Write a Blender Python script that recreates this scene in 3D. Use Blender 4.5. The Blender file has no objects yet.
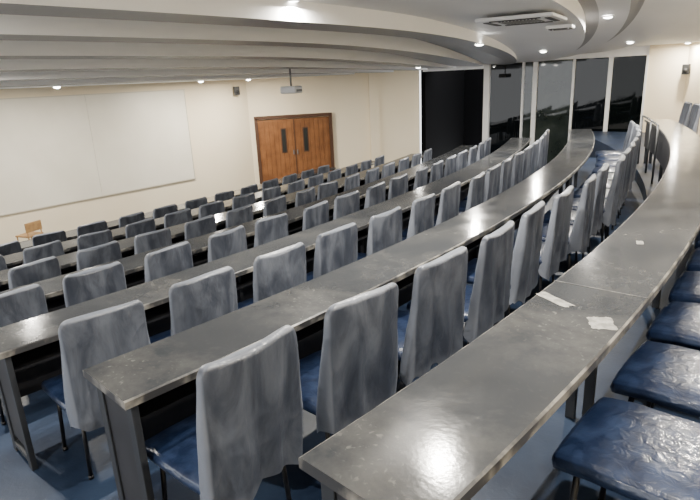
import bpy, bmesh, math, random
from mathutils import Vector, Matrix, noise
random.seed(7)
S=bpy.context.scene
COL=S.collection
YC=2.7
CAMZ=3.17
# ---------------- materials ----------------
def mat(name,col,rough=.5,metal=0,noise_scale=None,col2=None,bump=0,bscale=40,spec=.5,coat=0,emis=None,estr=0,detail=4,contrast=(.35,.65),sheen=0,coords='Object',bdet=3,crough=.15,bdist=.02):
    m=bpy.data.materials.new(name); m.use_nodes=True
    nt=m.node_tree; b=nt.nodes['Principled BSDF']
    b.inputs['Base Color'].default_value=(*col,1); b.inputs['Roughness'].default_value=rough
    b.inputs['Metallic'].default_value=metal; b.inputs['Specular IOR Level'].default_value=spec
    b.inputs['Coat Weight'].default_value=coat; b.inputs['Coat Roughness'].default_value=crough; b.inputs['Sheen Weight'].default_value=sheen
    tc=nt.nodes.new('ShaderNodeTexCoord')
    if noise_scale:
        n=nt.nodes.new('ShaderNodeTexNoise'); n.inputs['Scale'].default_value=noise_scale; n.inputs['Detail'].default_value=detail
        r=nt.nodes.new('ShaderNodeValToRGB'); r.color_ramp.elements[0].position=contrast[0]; r.color_ramp.elements[1].position=contrast[1]
        r.color_ramp.elements[0].color=(*col,1); r.color_ramp.elements[1].color=(*(col2 or col),1)
        nt.links.new(tc.outputs[coords],n.inputs['Vector']); nt.links.new(n.outputs['Fac'],r.inputs['Fac']); nt.links.new(r.outputs['Color'],b.inputs['Base Color'])
    if bump:
        n2=nt.nodes.new('ShaderNodeTexNoise'); n2.inputs['Scale'].default_value=bscale; n2.inputs['Detail'].default_value=bdet; n2.inputs['Distortion'].default_value=.8
        bp=nt.nodes.new('ShaderNodeBump'); bp.inputs['Strength'].default_value=bump; bp.inputs['Distance'].default_value=bdist
        nt.links.new(tc.outputs[coords],n2.inputs['Vector']); nt.links.new(n2.outputs['Fac'],bp.inputs['Height']); nt.links.new(bp.outputs['Normal'],b.inputs['Normal'])
        if coat: nt.links.new(bp.outputs['Normal'],b.inputs['Coat Normal'])
    if emis:
        b.inputs['Emission Color'].default_value=(*emis,1); b.inputs['Emission Strength'].default_value=estr
    return m
M_wall=mat('cream_paint',(.90,.78,.57),.7,noise_scale=.6,col2=(.93,.82,.62))
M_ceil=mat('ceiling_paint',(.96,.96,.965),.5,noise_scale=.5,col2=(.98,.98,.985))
M_soff=mat('soffit_shade_dark',(.26,.26,.27),.5,noise_scale=.5,col2=(.30,.30,.31))  # dark grey puts the band shading into rib lips and slopes
M_soff3=mat('soffit_shade_mid',(.34,.34,.35),.5,noise_scale=.5,col2=(.39,.39,.40))  # strips beside riser tops, shadow gap painted in as grey
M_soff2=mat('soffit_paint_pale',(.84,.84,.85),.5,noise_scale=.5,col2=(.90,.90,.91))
M_board=mat('board_white',(.82,.77,.65),.45,noise_scale=1.2,col2=(.88,.83,.71),detail=6)
M_btrim=mat('board_edging',(.70,.64,.52),.5)
M_floor=mat('floor_vinyl',(.009,.017,.039),.42,noise_scale=2.2,col2=(.027,.044,.082),detail=9,bump=.05,bscale=30,spec=.28)
M_seat=mat('blue_seat_vinyl',(.008,.016,.044),.34,noise_scale=14,col2=(.025,.043,.098),bump=.28,bscale=22,bdet=4,bdist=.014,coat=.6,crough=.1,contrast=(.4,.75))
M_pad=mat('dark_backrest_fabric',(.006,.008,.014),.7,noise_scale=9,col2=(.014,.018,.030))
M_panel=mat('modesty_panel',(.012,.012,.015),.5,noise_scale=5,col2=(.022,.022,.026))
M_steel=mat('painted_steel',(.035,.038,.044),.45,metal=.3)
M_rail=mat('rail_steel',(.10,.105,.11),.4,metal=.5)
M_black=mat('black_steel',(.008,.008,.010),.4,metal=.2)
M_wood=mat('door_wood',(.18,.070,.024),.42,noise_scale=4,col2=(.26,.11,.040),detail=8,spec=.4)
M_frame=mat('door_frame_wood',(.075,.032,.014),.5)
M_dark=mat('night_dark',(.002,.002,.0025),.9,spec=.1)
M_plas=mat('black_plastic',(.012,.012,.012),.5)
M_vis=mat('vision_glass',(.03,.032,.03),.1)
M_white=mat('white_plastic',(.80,.81,.83),.4)
M_grey=mat('grey_plastic',(.16,.165,.17),.5)
M_alu=mat('mullion_alu',(.80,.81,.82),.45)
M_paper=mat('paper',(.36,.35,.32),.6,noise_scale=25,col2=(.18,.175,.16),contrast=(.4,.6))
M_tan=mat('tan_wood',(.45,.27,.11),.5,noise_scale=12,col2=(.34,.19,.08))
M_lamp=mat('lamp_glow',(1,1,1),.5,emis=(1,.97,.88),estr=30)
M_glass=mat('window_glass',(.003,.004,.005),.02,spec=.4)
M_glass3=mat('window_glass_black',(.002,.003,.003),.03,spec=.2)
M_glass2=mat('window_glass_pale',(.012,.017,.015),.03,noise_scale=1.5,col2=(.030,.038,.034),spec=.7)
def desk_mat():
    m=bpy.data.materials.new('desk_laminate'); m.use_nodes=True
    nt=m.node_tree; b=nt.nodes['Principled BSDF']; L=nt.links.new
    tc=nt.nodes.new('ShaderNodeTexCoord')
    def nz(s,d,dist=0,rg=.5):
        n=nt.nodes.new('ShaderNodeTexNoise'); n.inputs['Scale'].default_value=s; n.inputs['Detail'].default_value=d; n.inputs['Distortion'].default_value=dist; n.inputs['Roughness'].default_value=rg; L(tc.outputs['Object'],n.inputs['Vector']); return n
    def ramp(n,p0,p1,c0,c1):
        r=nt.nodes.new('ShaderNodeValToRGB'); e=r.color_ramp.elements; e[0].position=p0;e[1].position=p1;e[0].color=(*c0,1);e[1].color=(*c1,1); L(n.outputs['Fac'],r.inputs['Fac']); return r
    def mul(a,b_):
        mu=nt.nodes.new('ShaderNodeMath'); mu.operation='MULTIPLY'; L(a,mu.inputs[0]); L(b_,mu.inputs[1]); return mu.outputs[0]
    def mixc(f,a,col):
        mix=nt.nodes.new('ShaderNodeMix'); mix.data_type='RGBA'; L(f,mix.inputs['Factor']); L(a,mix.inputs[6]); mix.inputs[7].default_value=(*col,1); return mix.outputs[2]
    base=ramp(nz(1.1,6,0,.5),.3,.7,(.027,.030,.035),(.049,.052,.057)).outputs['Color']
    dust=mul(ramp(nz(2.4,9,.25,.68),.44,.74,(0,0,0),(.55,.55,.55)).outputs['Color'],ramp(nz(.6,2),.38,.62,(.15,)*3,(1,)*3).outputs['Color'])
    c=mixc(dust,base,(.145,.142,.134))
    w2=mul(ramp(nz(48,7,.5),.60,.72,(0,0,0),(1,1,1)).outputs['Color'], ramp(nz(2.4,4),.50,.64,(.04,)*3,(.5,)*3).outputs['Color'])
    c=mixc(w2,c,(.21,.205,.19))
    L(c,b.inputs['Base Color'])
    mr=nt.nodes.new('ShaderNodeMapRange'); mr.inputs['From Min'].default_value=.3; mr.inputs['From Max'].default_value=.7; mr.inputs['To Min'].default_value=.07; mr.inputs['To Max'].default_value=.18; L(nz(5,10,0,.68).outputs['Fac'],mr.inputs['Value'])
    L(mr.outputs[0],b.inputs['Roughness']); b.inputs['Specular IOR Level'].default_value=.30
    bp=nt.nodes.new('ShaderNodeBump'); bp.inputs['Strength'].default_value=.015; bp.inputs['Distance'].default_value=.02; L(nz(60,3).outputs['Fac'],bp.inputs['Height']); L(bp.outputs['Normal'],b.inputs['Normal'])
    return m
M_desk=desk_mat()
M_edge=mat('worn_desk_edge',(.035,.035,.037),.4,noise_scale=9,col2=(.21,.20,.18),detail=8,contrast=(.46,.62))
def cover_mat():
    """cloudy thin plastic: opaque, see-through look painted as dark patches, paler at seams and hem"""
    m=bpy.data.materials.new('dust_cover_film'); m.use_nodes=True
    nt=m.node_tree; b=nt.nodes['Principled BSDF']; L=nt.links.new
    def math_(op,a,bb):
        n=nt.nodes.new('ShaderNodeMath'); n.operation=op
        for i,v in enumerate((a,bb)):
            if isinstance(v,(int,float)): n.inputs[i].default_value=v
            else: L(v,n.inputs[i])
        return n.outputs[0]
    def mrange(v,a,b_,c,d):
        n=nt.nodes.new('ShaderNodeMapRange'); n.interpolation_type='SMOOTHSTEP'; n.inputs['From Min'].default_value=a; n.inputs['From Max'].default_value=b_; n.inputs['To Min'].default_value=c; n.inputs['To Max'].default_value=d; L(v,n.inputs['Value']); return n.outputs[0]
    tc=nt.nodes.new('ShaderNodeTexCoord'); oi=nt.nodes.new('ShaderNodeObjectInfo')
    add=nt.nodes.new('ShaderNodeVectorMath'); add.operation='ADD'
    sc=nt.nodes.new('ShaderNodeVectorMath'); sc.operation='SCALE'; sc.inputs[0].default_value=(13,7,3); L(oi.outputs['Random'],sc.inputs['Scale'])
    L(tc.outputs['Object'],add.inputs[0]); L(sc.outputs[0],add.inputs[1])
    mp=nt.nodes.new('ShaderNodeMapping'); mp.inputs['Scale'].default_value=(1,1.5,.6); L(add.outputs[0],mp.inputs[0])
    n=nt.nodes.new('ShaderNodeTexNoise'); n.inputs['Scale'].default_value=4.5; n.inputs['Detail'].default_value=7; n.inputs['Roughness'].default_value=.62; n.inputs['Distortion'].default_value=.6; L(mp.outputs[0],n.inputs['Vector'])
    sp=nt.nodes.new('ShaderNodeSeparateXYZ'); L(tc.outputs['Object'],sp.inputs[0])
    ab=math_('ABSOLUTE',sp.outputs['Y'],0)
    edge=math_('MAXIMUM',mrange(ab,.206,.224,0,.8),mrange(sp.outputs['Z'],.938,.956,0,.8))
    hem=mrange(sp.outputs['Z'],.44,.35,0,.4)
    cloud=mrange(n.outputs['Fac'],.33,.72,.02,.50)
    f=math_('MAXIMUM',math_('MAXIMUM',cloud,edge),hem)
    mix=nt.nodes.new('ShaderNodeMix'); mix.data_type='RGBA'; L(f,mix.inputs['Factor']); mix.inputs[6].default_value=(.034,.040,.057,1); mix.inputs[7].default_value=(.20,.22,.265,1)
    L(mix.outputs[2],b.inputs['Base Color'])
    b.inputs['Roughness'].default_value=.38; b.inputs['Specular IOR Level'].default_value=.45
    b.inputs['Coat Weight'].default_value=.15; b.inputs['Coat Roughness'].default_value=.2
    w=nt.nodes.new('ShaderNodeTexNoise'); w.inputs['Scale'].default_value=13; w.inputs['Detail'].default_value=3; w.inputs['Distortion'].default_value=1.2; L(mp.outputs[0],w.inputs['Vector'])
    bp=nt.nodes.new('ShaderNodeBump'); bp.inputs['Strength'].default_value=.28; bp.inputs['Distance'].default_value=.015
    L(w.outputs['Fac'],bp.inputs['Height']); L(bp.outputs['Normal'],b.inputs['Normal']); L(bp.outputs['Normal'],b.inputs['Coat Normal'])
    return m
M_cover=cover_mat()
# ---------------- helpers ----------------
def mkobj(name,verts,faces,m,smooth=False,parent=None,link=True):
    me=bpy.data.meshes.new(name); me.from_pydata(verts,[],faces); me.update()
    bm=bmesh.new(); bm.from_mesh(me); bmesh.ops.recalc_face_normals(bm,faces=bm.faces); bm.to_mesh(me); bm.free()
    if m: me.materials.append(m)
    if smooth:
        for p in me.polygons: p.use_smooth=True
    o=bpy.data.objects.new(name,me)
    if link: COL.objects.link(o)
    if parent: o.parent=parent
    return o
def empty(name,loc,label=None,cat=None,group=None,rotz=0):
    o=bpy.data.objects.new(name,None); o.empty_display_size=.1; o.location=loc; o.rotation_euler=(0,0,rotz); COL.objects.link(o)
    if label:o['label']=label
    if cat:o['category']=cat
    if group:o['group']=group
    return o
def bm_obj(name,bm,m,smooth=False,parent=None):
    me=bpy.data.meshes.new(name); bm.to_mesh(me); bm.free(); me.materials.append(m)
    if smooth:
        for p in me.polygons: p.use_smooth=True
    o=bpy.data.objects.new(name,me); COL.objects.link(o)
    if parent: o.parent=parent
    return o
def box_bm(bm,c,d,bev=0,rot=None):
    r=bmesh.ops.create_cube(bm,size=1); vs=r['verts']
    for v in vs: v.co=Vector((v.co.x*d[0],v.co.y*d[1],v.co.z*d[2]))
    if bev:
        es=list({e for v in vs for e in v.link_edges})
        rr=bmesh.ops.bevel(bm,geom=es,offset=bev,segments=2,affect='EDGES',profile=.5)
        vs=list({v for f in rr['faces'] for v in f.verts}|{v for v in vs if v.is_valid})
    for v in vs:
        if rot: v.co=rot@v.co
        v.co+=Vector(c)
def box(name,c,d,m,bev=0,parent=None,rot=None):
    bm=bmesh.new(); box_bm(bm,c,d,bev,rot); return bm_obj(name,bm,m,False,parent)
def cyl_bm(bm,p0,p1,r0,r1=None,seg=10):
    p0=Vector(p0);p1=Vector(p1); r1=r1 or r0; d=p1-p0
    q=d.to_track_quat('Z','Y').to_matrix().to_4x4(); q.translation=(p0+p1)/2
    bmesh.ops.create_cone(bm,cap_ends=True,segments=seg,radius1=r0,radius2=r1,depth=d.length,matrix=q)
def tube(name,pts,r,m,parent=None,seg=10):
    bm=bmesh.new()
    for a,b in zip(pts,pts[1:]): cyl_bm(bm,a,b,r,seg=seg)
    for p in pts[1:-1]: bmesh.ops.create_uvsphere(bm,u_segments=seg,v_segments=6,radius=r,matrix=Matrix.Translation(p))
    return bm_obj(name,bm,m,True,parent)
RT=[(2.0,60),(5.0,46),(6.3,40),(7.6,35),(8.95,30),(10.26,26),(11.57,23),(12.9,22.5),(16.5,24)]
def Rof(x):
    if x<=RT[0][0]: return RT[0][1]
    for (a,ra),(b,rb) in zip(RT,RT[1:]):
        if x<=b: return ra+(rb-ra)*(x-a)/(b-a)
    return RT[-1][1]
def ang(x,y): return math.asin(max(-1,min(1,(y-YC)/Rof(x))))
def P(x,y,off=0):
    a=ang(x,y); R=Rof(x); return (x-R+R*math.cos(a)+off*math.cos(a), y+off*math.sin(a))
def sweep(name,x0,prof,y0,y1,m,parent=None,n=48,smooth=False):
    vs=[];fs=[];k=len(prof)
    for i in range(n+1):
        y=y0+(y1-y0)*i/n
        for (o,z) in prof: vs.append(P(x0,y,o)+(z,))
    for i in range(n):
        for j in range(k): fs.append((i*k+j,i*k+(j+1)%k,(i+1)*k+(j+1)%k,(i+1)*k+j))
    fs.append(tuple(range(k))); fs.append(tuple(n*k+j for j in reversed(range(k))))
    return mkobj(name,vs,fs,m,smooth,parent)
def struct(o): o['kind']='structure'; return o
YMIN,YMAX=-4.5,16.6
# ---------------- camera ----------------
TH=math.radians(17.0); RO=math.radians(2.7); YAW=math.radians(40)
F=Vector((-math.sin(YAW)*math.cos(TH),math.cos(YAW)*math.cos(TH),-math.sin(TH)))
R0=Vector((math.cos(YAW),math.sin(YAW),0)); U0=R0.cross(F)
r=R0*math.cos(RO)-U0*math.sin(RO); u=R0*math.sin(RO)+U0*math.cos(RO)
cam=bpy.data.cameras.new('camera'); co=bpy.data.objects.new('camera',cam); COL.objects.link(co)
mw=Matrix((( r.x,u.x,-F.x,13.5),(r.y,u.y,-F.y,0),(r.z,u.z,-F.z,CAMZ),(0,0,0,1)))
co.matrix_world=mw; cam.sensor_width=36; cam.lens=28.8; cam.clip_start=.05; S.camera=co
# ---------------- rows ----------------
NR=7; PITCH=1.31; STEP=.19
def rowx(n): return 12.885-PITCH*n
def rowz(n): return 1.52-STEP*n
def rowy0(n): return .80 if n==0 else .85
def rowy1(n): return [10.9,10.9,10.9,10.9,10.6,10.4,10.2][n]
vs=[(0,YMIN,0),(15.6,YMIN,0),(15.6,YMAX,0),(0,YMAX,0)]; fs=[(0,1,2,3)]
for n in range(NR):
    xe=rowx(n)-.36; xo=rowx(n-1)-.36 if n else 14.75
    prof=[(xe,0),(xe,rowz(n)),(xo,rowz(n)),(xo,0)]; ya=YMIN; yb=rowy1(n)+1.6 if n else 16.0; N=70; base=len(vs)
    for i in range(N+1):
        y=ya+(yb-ya)*i/N
        for (x,z) in prof: vs.append(P(x,y)+(z,))
    for i in range(N):
        for j in range(4): fs.append((base+i*4+j,base+i*4+(j+1)%4,base+(i+1)*4+(j+1)%4,base+(i+1)*4+j))
    fs.append(tuple(base+j for j in range(4))); fs.append(tuple(base+N*4+j for j in range(4)))
struct(mkobj('floor',vs,fs,M_floor))
# ceiling : stepped curved bands (white fascias, band shading painted grey on the soffits)
def g(y):
    t=min(max((y-5)/11,0),1); t=t*t*(3-2*t); return 1-.82*t
# (peak x, height, untapered extra, material of the face that FOLLOWS this point)
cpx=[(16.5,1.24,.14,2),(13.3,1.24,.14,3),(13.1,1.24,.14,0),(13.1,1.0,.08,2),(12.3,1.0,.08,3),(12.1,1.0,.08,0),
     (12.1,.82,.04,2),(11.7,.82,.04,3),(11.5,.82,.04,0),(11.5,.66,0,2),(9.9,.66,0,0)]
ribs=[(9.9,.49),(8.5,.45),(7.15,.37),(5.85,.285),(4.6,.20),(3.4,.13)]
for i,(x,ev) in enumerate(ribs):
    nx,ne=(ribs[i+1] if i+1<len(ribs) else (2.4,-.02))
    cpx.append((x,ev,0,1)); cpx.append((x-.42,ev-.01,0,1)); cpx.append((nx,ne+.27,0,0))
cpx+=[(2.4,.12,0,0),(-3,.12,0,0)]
vs=[];fs=[];fm=[];k=len(cpx);n=120
for i in range(n+1):
    y=YMIN+(YMAX-YMIN)*i/n
    for (x,ev,ex,_) in cpx:
        X=P(x,y)[0]; vs.append((max(X,0),y,CAMZ+.12+(ev-.12)*g(y)+ex))
for i in range(n):
    for j in range(k-1):
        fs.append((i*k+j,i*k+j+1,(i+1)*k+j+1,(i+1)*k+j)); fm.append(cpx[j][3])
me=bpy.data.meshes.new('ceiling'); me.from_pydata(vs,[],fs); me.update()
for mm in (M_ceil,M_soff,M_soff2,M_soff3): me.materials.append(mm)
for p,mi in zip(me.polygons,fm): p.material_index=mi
bm=bmesh.new(); bm.from_mesh(me); bmesh.ops.dissolve_degenerate(bm,dist=1e-4,edges=bm.edges); bm.to_mesh(me); bm.free()
o=bpy.data.objects.new('ceiling',me); COL.objects.link(o); struct(o)
def pk(x,y):
    xp=x
    for _ in range(30): xp+= x-P(xp,y)[0]
    return xp
def ceil_z(x,y):
    r=pk(x,y)
    for (xa,za,e1,_),(xb,zb,e2,_) in zip(cpx,cpx[1:]):
        if xb<=r<=xa and xa-xb>1e-6:
            t=(r-xb)/(xa-xb); ev=zb+(za-zb)*t; return CAMZ+.12+(ev-.12)*g(y)+e2+(e1-e2)*t
    return CAMZ+.12
# walls
def wall(name,p,q,z0,z1,m,th=.15):
    p=Vector(p);q=Vector(q);d=(q-p).normalized();nrm=Vector((-d.y,d.x))*th
    v=[(p.x,p.y),(q.x,q.y),(q.x+nrm.x,q.y+nrm.y),(p.x+nrm.x,p.y+nrm.y)]
    vs=[(a,b,z0) for a,b in v]+[(a,b,z1) for a,b in v]
    return struct(mkobj(name,vs,[(0,1,2,3),(4,5,6,7),(0,1,5,4),(1,2,6,5),(2,3,7,6),(3,0,4,7)],m))
wall('wall_front',(0,YMIN),(0,11.6),-.02,3.5,M_wall)
A0=Vector((0,11.6)); AD=Vector((.65,.76)).normalized(); A1=A0+AD*5.4
wall('wall_side',A0,A1,-.02,4.2,M_wall)
W0=A1; W1=Vector((11.2,16.55)); WD=(W1-W0).normalized()
def wp(x): t=(x-W0.x)/WD.x; return W0+WD*t
wall('wall_corridor',(2.6,20),(12,20),-.02,4.4,M_dark)
wall('wall_corridor_end',W0+Vector((-.9,4.4)),W0+Vector((-.02,.12)),-.02,4.4,M_dark)
wall('wall_far',wp(9.9),wp(11.9),-.02,4.4,M_wall)
AN=Vector((AD.y,-AD.x))
wall('wall_pilaster',A0+AD*3.75+AN*.09,A0+AD*4.05+AN*.09,-.02,3.6,M_wall,.12)
vs=[];fs=[];n=60
for i in range(n+1):
    a=math.radians(-18+(52)*i/n)
    for rr in (25.1,25.25):
        for z in (-.02,4.7): vs.append((-10.2+rr*math.cos(a),YC+rr*math.sin(a),z))
for i in range(n):
    b=i*4;c=b+4
    fs+=[(b,b+1,c+1,c),(b+2,b+3,c+3,c+2),(b+1,b+3,c+3,c+1),(b,b+2,c+2,c)]
struct(mkobj('wall_back',vs,fs,M_wall))
angW=math.atan2(WD.y,WD.x)
def slab(name,xa,xb,z0,z1,th,m,off=0,parent=None):
    a=wp(xa);b=wp(xb);c=(a+b)/2; nrm=Vector((-WD.y,WD.x))*off
    o=box(name,(0,0,0),((b-a).length,th,z1-z0),m,.004); o.location=(c.x+nrm.x,c.y+nrm.y,(z0+z1)/2); o.rotation_euler=(0,0,angW); return o
gi=0
for xa,xb,m in [(5.8,6.73,M_glass),(6.8,7.07,M_glass2),(7.15,8.1,M_glass2),(8.15,9.0,M_glass),(9.06,9.86,M_glass3)]:
    gi+=1; struct(slab('window_%d'%gi,xa,xb,.02,3.4,.02,m,.05))
ti=0
for x,w in [(5.7,.18),(6.76,.05),(7.1,.12),(8.12,.06),(9.03,.10),(9.88,.05)]:
    ti+=1; struct(slab('trim_%d'%ti,x-w/2,x+w/2,-.02,3.4,.1,M_alu,.02))
ti+=1; struct(slab('trim_%d'%ti,3.6,9.9,3.27,4.3,.12,M_ceil,.12))
# ---------------- door ----------------
def onA(t,z,off=0):
    n=Vector((AD.y,-AD.x))*off; p=A0+AD*t+n; return Vector((p.x,p.y,z))
angA=math.atan2(AD.y,AD.x)
dd=empty('door_1',onA(1.34,0,.0),rotz=angA); struct(dd)
for s in (-1,1):
    lf=box('door_leaf',(s*.555,-.03,1.04),(1.09,.05,2.06),M_wood,.006,dd)
    bm=bmesh.new()
    for k in range(-3,4):
        box_bm(bm,(s*.555+k*.14,-.06,1.04),(.118,.016,2.0),.004)
    bm_obj('door_boards',bm,M_wood,False,lf)
    box('door_window_frame',(s*.34,-.072,1.42),(.17,.016,.76),M_frame,.003,lf)
    box('door_window',(s*.34,-.083,1.42),(.11,.012,.69),M_vis,.003,lf)
    h=box('door_handle',(s*.06,-.09,1.05),(.03,.05,.14),M_grey,.008,lf)
bm=bmesh.new(); box_bm(bm,(-1.15,-.04,1.06),(.1,.12,2.14)); box_bm(bm,(1.15,-.04,1.06),(.1,.12,2.14)); box_bm(bm,(0,-.04,2.14),(2.4,.12,.1)); box_bm(bm,(0,-.06,1.04),(.025,.03,2.06))
bm_obj('door_frame',bm,M_frame,False,dd)
# board
bd=empty('projection_board',(0.02,5.0,1.84),'large off-white board panels fixed along the cream wall','board')
for k in range(4):
    y0=-1.6+k*2.74
    box('board_panel',(.01,y0+1.37-5.0,.04),(.024,2.735,2.40),M_board,.004,bd)
bm=bmesh.new()
box_bm(bm,(.01,-1.1,1.25),(.028,11.0,.02)); box_bm(bm,(.01,-1.1,-1.17),(.028,11.0,.02)); box_bm(bm,(.01,4.375,.04),(.03,.02,2.42),.004)
bm_obj('board_trim',bm,M_btrim,False,bd)
# ---------------- desks ----------------
for n in range(NR):
    x=rowx(n); z=rowz(n); Y0=rowy0(n); Y1=rowy1(n)
    c=P(x,(Y0+Y1)/2)
    d=empty('lecture_desk',(c[0],c[1],z),'long curved dark grey laminate lecture desk on steel legs','desk','curved lecture desks')
    inv=Matrix.Translation((-c[0],-c[1],-z))
    parts=[]
    hw=.192
    parts.append(sweep('tabletop',x,[(-hw,z+.715),(hw,z+.715),(hw,z+.745),(hw-.008,z+.75),(-hw+.008,z+.75),(-hw,z+.745)],Y0,Y1,M_desk,n=70))
    t=parts[-1]; t.data.materials.append(M_edge)
    for p in t.data.polygons:
        if abs(p.normal.z)<.98: p.material_index=1
    if n==0:
        parts.append(sweep('joint_strip',x,[(-hw,z+.7500),(hw,z+.7500),(hw,z+.7512),(-hw,z+.7512)],2.36,2.368,M_edge,n=2))
    parts.append(sweep('modesty_panel',x,[(-.17,z+.30),(-.15,z+.30),(-.15,z+.713),(-.17,z+.713)],Y0+.06,Y1-.06,M_panel,n=60))
    parts.append(sweep('book_shelf',x,[(-.148,z+.56),(.06,z+.56),(.06,z+.575),(-.148,z+.575)],Y0+.08,Y1-.08,M_panel,n=60))
    parts.append(sweep('end_panel',x,[(-.10,z+.12),(.13,z+.12),(.13,z+.713),(-.10,z+.713)],Y0+.035,Y0+.053,M_panel,n=2))
    nl=7
    for i in range(nl):
        y=Y0+.04+(Y1-Y0-.08)*i/(nl-1)
        a=ang(x,y); rot=Matrix.Rotation(a,3,'Z')
        for dx in (-.12,.15 if i==0 else -.04):
            px,py=P(x,y,dx)
            bm=bmesh.new(); box_bm(bm,(px,py,z+.357),(.045,.03,.713),.003,None)
            if dx>0:
                mx,my=P(x,y,.015)
                box_bm(bm,(mx,my,z+.06),(.23,.03,.03),0,rot)
            parts.append(bm_obj('leg',bm,M_steel))
    for p in parts:
        p.data.transform(inv); p.parent=d
# ---------------- chair ----------------
Z1=.957
def shell(seed,z0,z1,w0,w1,t0,t1,tr,wrinkle):
    N,H=(130,84) if wrinkle else (64,40)
    vs=[];fs=[]
    for j in range(H+1):
        v=j/H; z=z0+(z1-z0)*(1-(1-v)**1.35)
        w=w0+(w1-w0)*v
        if z>z1-tr:
            q=(z-(z1-tr))/tr; w=w-tr*.85*(1-math.sqrt(max(0,1-q*q)))
        th=t0+(t1-t0)*v
        cap=1.0
        if z>z1-.02: cap=math.sqrt(max(.03,1-((z-(z1-.02))/.02)**2))
        th*=cap
        rec=.215+.055*(z-.45)/.55
        for i in range(N):
            t=2*math.pi*i/N; c,s=math.cos(t),math.sin(t)
            X=abs(c)**.6*math.copysign(1,c)*th; Y=abs(s)**.55*math.copysign(1,s)*w
            curve=-.016*(Y/.23)**2; zz=z; dx=0; ky=1
            if wrinkle:
                low=noise.noise(Vector((Y*6+seed*5,z*1.8,seed+(2 if c>0 else 0))))
                low2=noise.noise(Vector((Y*13+z*3+seed*3,z*3.2-Y*3,seed+(5 if c>0 else 1))))
                cr1=1-abs(noise.noise(Vector((Y*5-z*3+seed*7,z*2.5+Y*4,seed+(3 if c>0 else 8)))))*3.4
                am=.009+.007*low+.003*low2+.0035*max(0,cr1)**2+(1-v)**1.3*.017*(1+math.sin(Y*40+seed*3+z*2+3*low)*.85)
                dx=math.tanh(c*3.5)*max(am,.002)*cap
                zz=z+.05*noise.noise(Vector((t*1.6,seed*3.3,0)))*(1-v)**2*2
                if v>.8: zz+=(v-.8)/.2*(.008*(abs(Y)/.21)**4+.007*math.sin(Y*11+seed*3))
                ky=1+.045*(1-v)*math.sin(z*9+seed)+.07*(1-v)**1.5+.012*noise.noise(Vector((z*6,seed,1 if s>0 else 5)))
            vs.append((rec+X+curve+dx,Y*ky,zz))
    for j in range(H):
        for i in range(N): fs.append((j*N+i,j*N+(i+1)%N,(j+1)*N+(i+1)%N,(j+1)*N+i))
    if not wrinkle: fs.append(tuple(range(N)))
    fs.append(tuple(H*N+i for i in range(N)))
    return vs,fs
def chair_proto(seed):
    parts=[]
    vs,fs=shell(seed,.40,Z1-.035,.185,.18,.014,.009,.07,False)
    o=mkobj('backrest',vs,fs,M_pad,True); parts.append(o)
    vs,fs=shell(seed,.33,Z1,.226,.218,.026,.016,.06,True)
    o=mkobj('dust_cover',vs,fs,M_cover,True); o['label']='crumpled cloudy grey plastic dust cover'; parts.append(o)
    bm=bmesh.new(); box_bm(bm,(-.03,0,.44),(.49,.48,.060),.026)
    bmesh.ops.subdivide_edges(bm,edges=bm.edges,cuts=3,use_grid_fill=True)
    for v in bm.verts:
        if v.co.z>.445:
            q=1-max(abs(v.co.x+.03)/.245,abs(v.co.y)/.245)**2; v.co.z+=.008*q+.004*noise.noise(Vector((v.co.x*14,v.co.y*14,seed)))
        if v.co.x<-.17: v.co.z-=.02*((-.17-v.co.x)/.1)**2
        k=(abs(v.co.x+.03)/.245)**6*(abs(v.co.y)/.245)**6
        v.co.x=-.03+(v.co.x+.03)*(1-.08*k); v.co.y*=1-.08*k
    o=bm_obj('seat',bm,M_seat,True); o['label']='glossy dark blue seat cushion in plastic wrap'; parts.append(o)
    for sx,sy in ((-1,-1),(-1,1),(1,-1),(1,1)):
        p=[(sx*.17-.02,sy*.17,.41),(sx*.19-.02,sy*.19,.02),(sx*.19-.02,sy*.19,0.0)]
        bm=bmesh.new(); cyl_bm(bm,p[0],p[1],.011); cyl_bm(bm,(p[1][0],p[1][1],.022),p[2],.015)
        parts.append(bm_obj('leg',bm,M_black,True))
    bm=bmesh.new()
    for sy in (-1,1):
        cyl_bm(bm,(.15,sy*.15,.415),(.205,sy*.15,.42),.010)
    box_bm(bm,(-.02,0,.404),(.36,.34,.014))
    parts.append(bm_obj('frame',bm,M_black,False))
    return parts
protos=[chair_proto(s) for s in (.3,1.7,2.9,4.4,5.9)]
first=[True]*5
cnt=0
def put_chair(x,y,z,jit=1):
    global cnt
    jr=random.uniform(-.09,.09)*(1 if y<7 else .4)*jit; X,Y=P(x+random.uniform(-.01,.035)*(1 if y<7 else .3)*jit,y)
    e_=empty('lecture_chair',(X,Y,z),'padded lecture chair under crumpled grey plastic cover with blue seat','chair','covered lecture chairs',rotz=ang(x,y)+jr)
    k=cnt%5; cnt+=1
    for p in protos[k]:
        if first[k]: q=p
        else:
            q=p.copy(); COL.objects.link(q)
        q.parent=e_
    first[k]=False
for n in range(NR):
    z=rowz(n)
    y=[1.79,1.15,1.24][min(n,2)]; pit=.575 if n==0 else .612
    while y<rowy1(n)-.45:
        x=rowx(n)+(.395 if n==0 else .28)
        if n==1: x+=.26*min(max((y-4.0)/5,0),1)
        elif n==2: x+=.02
        put_chair(x,y,z,.4 if n==0 else 1)
        y+=(pit if not(n==1 and y>6) else .56)+random.uniform(-.02,.02)*(1 if y<7 else .3)
for y in (11.45,12.0): put_chair(rowx(0)+.45,y,rowz(0))
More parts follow.
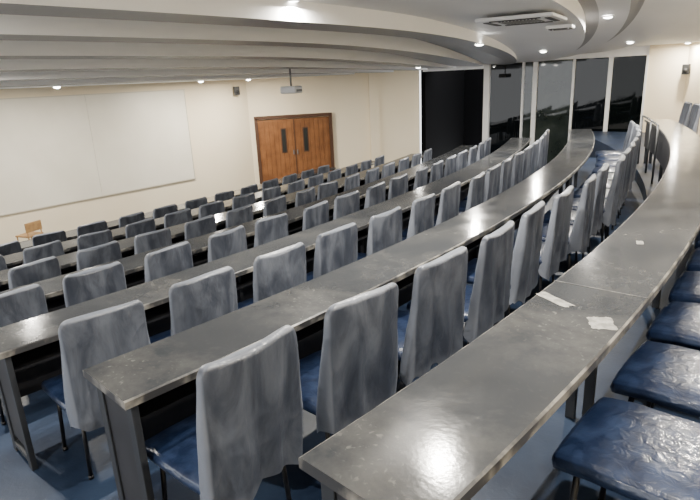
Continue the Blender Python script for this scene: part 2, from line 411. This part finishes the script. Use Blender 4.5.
# ---------------- downlights ----------------
lights=[(11.8,2.9),(10.94,9.0),(10.2,13.3),(10.8,16.0),(11.9,-1.5),(9.9,3.7),(9.3,8.3),(8.6,.8),(8.95,11.8),
        (5.3,2.7),(5.2,13.0),(5.4,-1.0),(2.1,5.1),(1.6,8.8),(1.4,10.5),(2.2,1.0),(13.7,1.9),(13.2,6.2),(12.6,9.8)]  # last entries, over the back row: unseen, added to brighten seats and desk
for X,Y in lights:
    z=ceil_z(X,Y)
    d=empty('downlight',(X,Y,z),'round recessed ceiling downlight glowing warm white','light','ceiling downlights')
    rad=.045 if (X,Y)==(9.9,3.7) else .065
    bm=bmesh.new(); bmesh.ops.create_uvsphere(bm,u_segments=24,v_segments=10,radius=rad)
    bmesh.ops.delete(bm,geom=[v for v in bm.verts if v.co.z>.001],context='VERTS')
    for v in bm.verts: v.co.z=v.co.z*(.6 if X<3 else (.4 if Y>8 else .2))-.012
    bm_obj('lamp_disc',bm,M_lamp,True,d)
    vs=[];fs=[]
    for i in range(24):
        t=2*math.pi*i/24
        for rr,zz in ((rad-.002,-.005),(rad-.002,-.018),(rad+.018,-.012),(rad+.018,.0)): vs.append((rr*math.cos(t),rr*math.sin(t),zz))
    for i in range(24):
        for j in range(4): fs.append((i*4+j,i*4+(j+1)%4,((i+1)%24)*4+(j+1)%4,((i+1)%24)*4+j))
    mkobj('rim',vs,fs,M_white,True,d)
    L=bpy.data.lights.new('downlight_lamp','AREA'); L.shape='DISK'; L.size=.10; L.energy=125 if X<3 else (65 if Y>12.5 else 130); L.color=(1,.94,.83)
    lo=bpy.data.objects.new('lamp_light',L); lo.location=(0,0,-.06); COL.objects.link(lo); lo.parent=d
# ---------------- ceiling AC ----------------
for X,Y,w in ((10.58,6.85,.92),(10.65,7.95,.34)):
    z=min(ceil_z(X+a,Y+b) for a in (0,.2) for b in (-.45,.45))-.015
    d=empty('air_conditioner',(X,Y,z),'white four-way ceiling cassette air conditioner with dark louvres','air conditioner','ceiling cassettes',rotz=ang(X,Y))
    d.scale=(w,w,1)
    box('panel',(0,0,-.02),(.95,.95,.04),M_white,.01,d)
    bm=bmesh.new()
    for k in range(-5,6): box_bm(bm,(k*.045,0,-.043),(.02,.5,.012))
    bm_obj('grille',bm,M_grey,False,d)
    for a in range(4):
        v=Matrix.Rotation(a*math.pi/2,3,'Z')@Vector((.38,0,-.042))
        dm=(.07,.62,.012) if a%2==0 else (.62,.07,.012)
        box('louvre',v,dm,M_plas,.003,d)
# projector
X,Y=4.7,8.8; zc=ceil_z(X,Y)
pr=empty('projector',(X,Y,zc),'white projector hanging from ceiling on a short pole','projector',rotz=.35)
hb=max(zc-3.0,.2)
tube('mount_pole',[(0,0,0),(0,0,-hb+.06)],.02,M_grey,pr)
box('body',(0,0,-hb),(.36,.40,.15),M_white,.035,pr)
tube('lens',[(-.17,.06,-hb),(-.23,.06,-hb)],.045,M_plas,pr,16)
box('vent',(.182,0,-hb-.02),(.006,.28,.05),M_grey,0,pr)
box('ceiling_plate',(0,0,-.01),(.16,.16,.02),M_white,.004,pr)
def speaker(loc,rz,lab):
    s=empty('wall_speaker',loc,lab,'speaker','wall speakers',rotz=rz)
    box('cabinet',(0,0,0),(.14,.16,.24),M_plas,.012,s)
    bm=bmesh.new(); bmesh.ops.create_cone(bm,cap_ends=True,segments=20,radius1=.055,radius2=.045,depth=.012,matrix=Matrix.Translation((.074,0,-.03))@Matrix.Rotation(math.pi/2,4,'Y'))
    bm_obj('driver',bm,M_plas,True,s)
    box('bracket',(-.09,0,0),(.06,.04,.06),M_plas,.004,s)
speaker((.14,11.1,2.98),-.5,'small black wall speaker beside the room corner')
speaker((10.78,16.3,3.02),-math.pi/2,'small black speaker high on the cream rear wall')
# wooden chair near board
wc=empty('wooden_chair',(1.0,4.45,0),'small tan wooden chair standing by the board wall','chair',rotz=.3)
box('seat',(0,0,.34),(.38,.38,.035),M_tan,.01,wc)
box('backrest',(.17,0,.53),(.03,.38,.2),M_tan,.01,wc)
for sx in (-1,1):
    for sy in (-1,1):
        tube('leg',[(sx*.17,sy*.16,.33 if sx<0 else .62),(sx*.17,sy*.16,0)],.014,M_tan,wc)
# railing near far end of top desk
x0=rowx(0); off=-.24
c=P(x0,9.9,off); rl=empty('railing',(c[0],c[1],rowz(0)),'grey steel guard rail in front of the curved desk','railing')
inv=Matrix.Translation((-c[0],-c[1],-rowz(0)))
pts=[P(x0,9+i*.3,off)+(rowz(0)+.82,) for i in range(7)]
o=tube('rail_bar',pts,.015,M_rail); o.data.transform(inv); o.parent=rl
for y in (9,9.9,10.8):
    p=P(x0,y,off); o=tube('post',[(p[0],p[1],rowz(0)),(p[0],p[1],rowz(0)+.82)],.014,M_rail); o.data.transform(inv); o.parent=rl
# torn paper / film on the top desk
def scrap(X,Y,w,h,rz,seed,lab):
    vs=[(0,0,.003)];fs=[];N=44
    for i in range(N):
        t=2*math.pi*i/N; c,s=math.cos(t),math.sin(t)
        m_=1/max(abs(c),abs(s))
        rr=m_*(.5+.09*noise.noise(Vector((c*2+seed,s*2,seed)))+.06*noise.noise(Vector((c*8+seed,s*8,seed))))
        vs.append((c*rr*w,s*rr*h,.0012+.002*abs(noise.noise(Vector((c*3,s*3,seed*2))))))
    for i in range(N): fs.append((0,1+i,1+(i+1)%N))
    o=mkobj('paper_scrap',vs,fs,M_paper,True); o.location=(X,Y,rowz(0)+.75); o.rotation_euler=(0,0,rz)
    o['label']=lab; o['category']='paper'; o['group']='paper scraps'
scrap(12.99,2.02,.085,.105,.5,1.3,'flat torn off-white paper scrap on the grey desk top')
scrap(12.77,2.15,.05,.17,1.1,4.1,'torn patch of pale paper on the desk top')
scrap(12.86,3.15,.035,.07,.3,8.1,'tiny worn paper scrap on the desk top')
w=bpy.data.worlds.new('world'); S.world=w; w.use_nodes=True
w.node_tree.nodes['Background'].inputs[0].default_value=(.96,.98,1,1); w.node_tree.nodes['Background'].inputs[1].default_value=3.0  # bright fill added through the open near end, lifts ceiling and walls
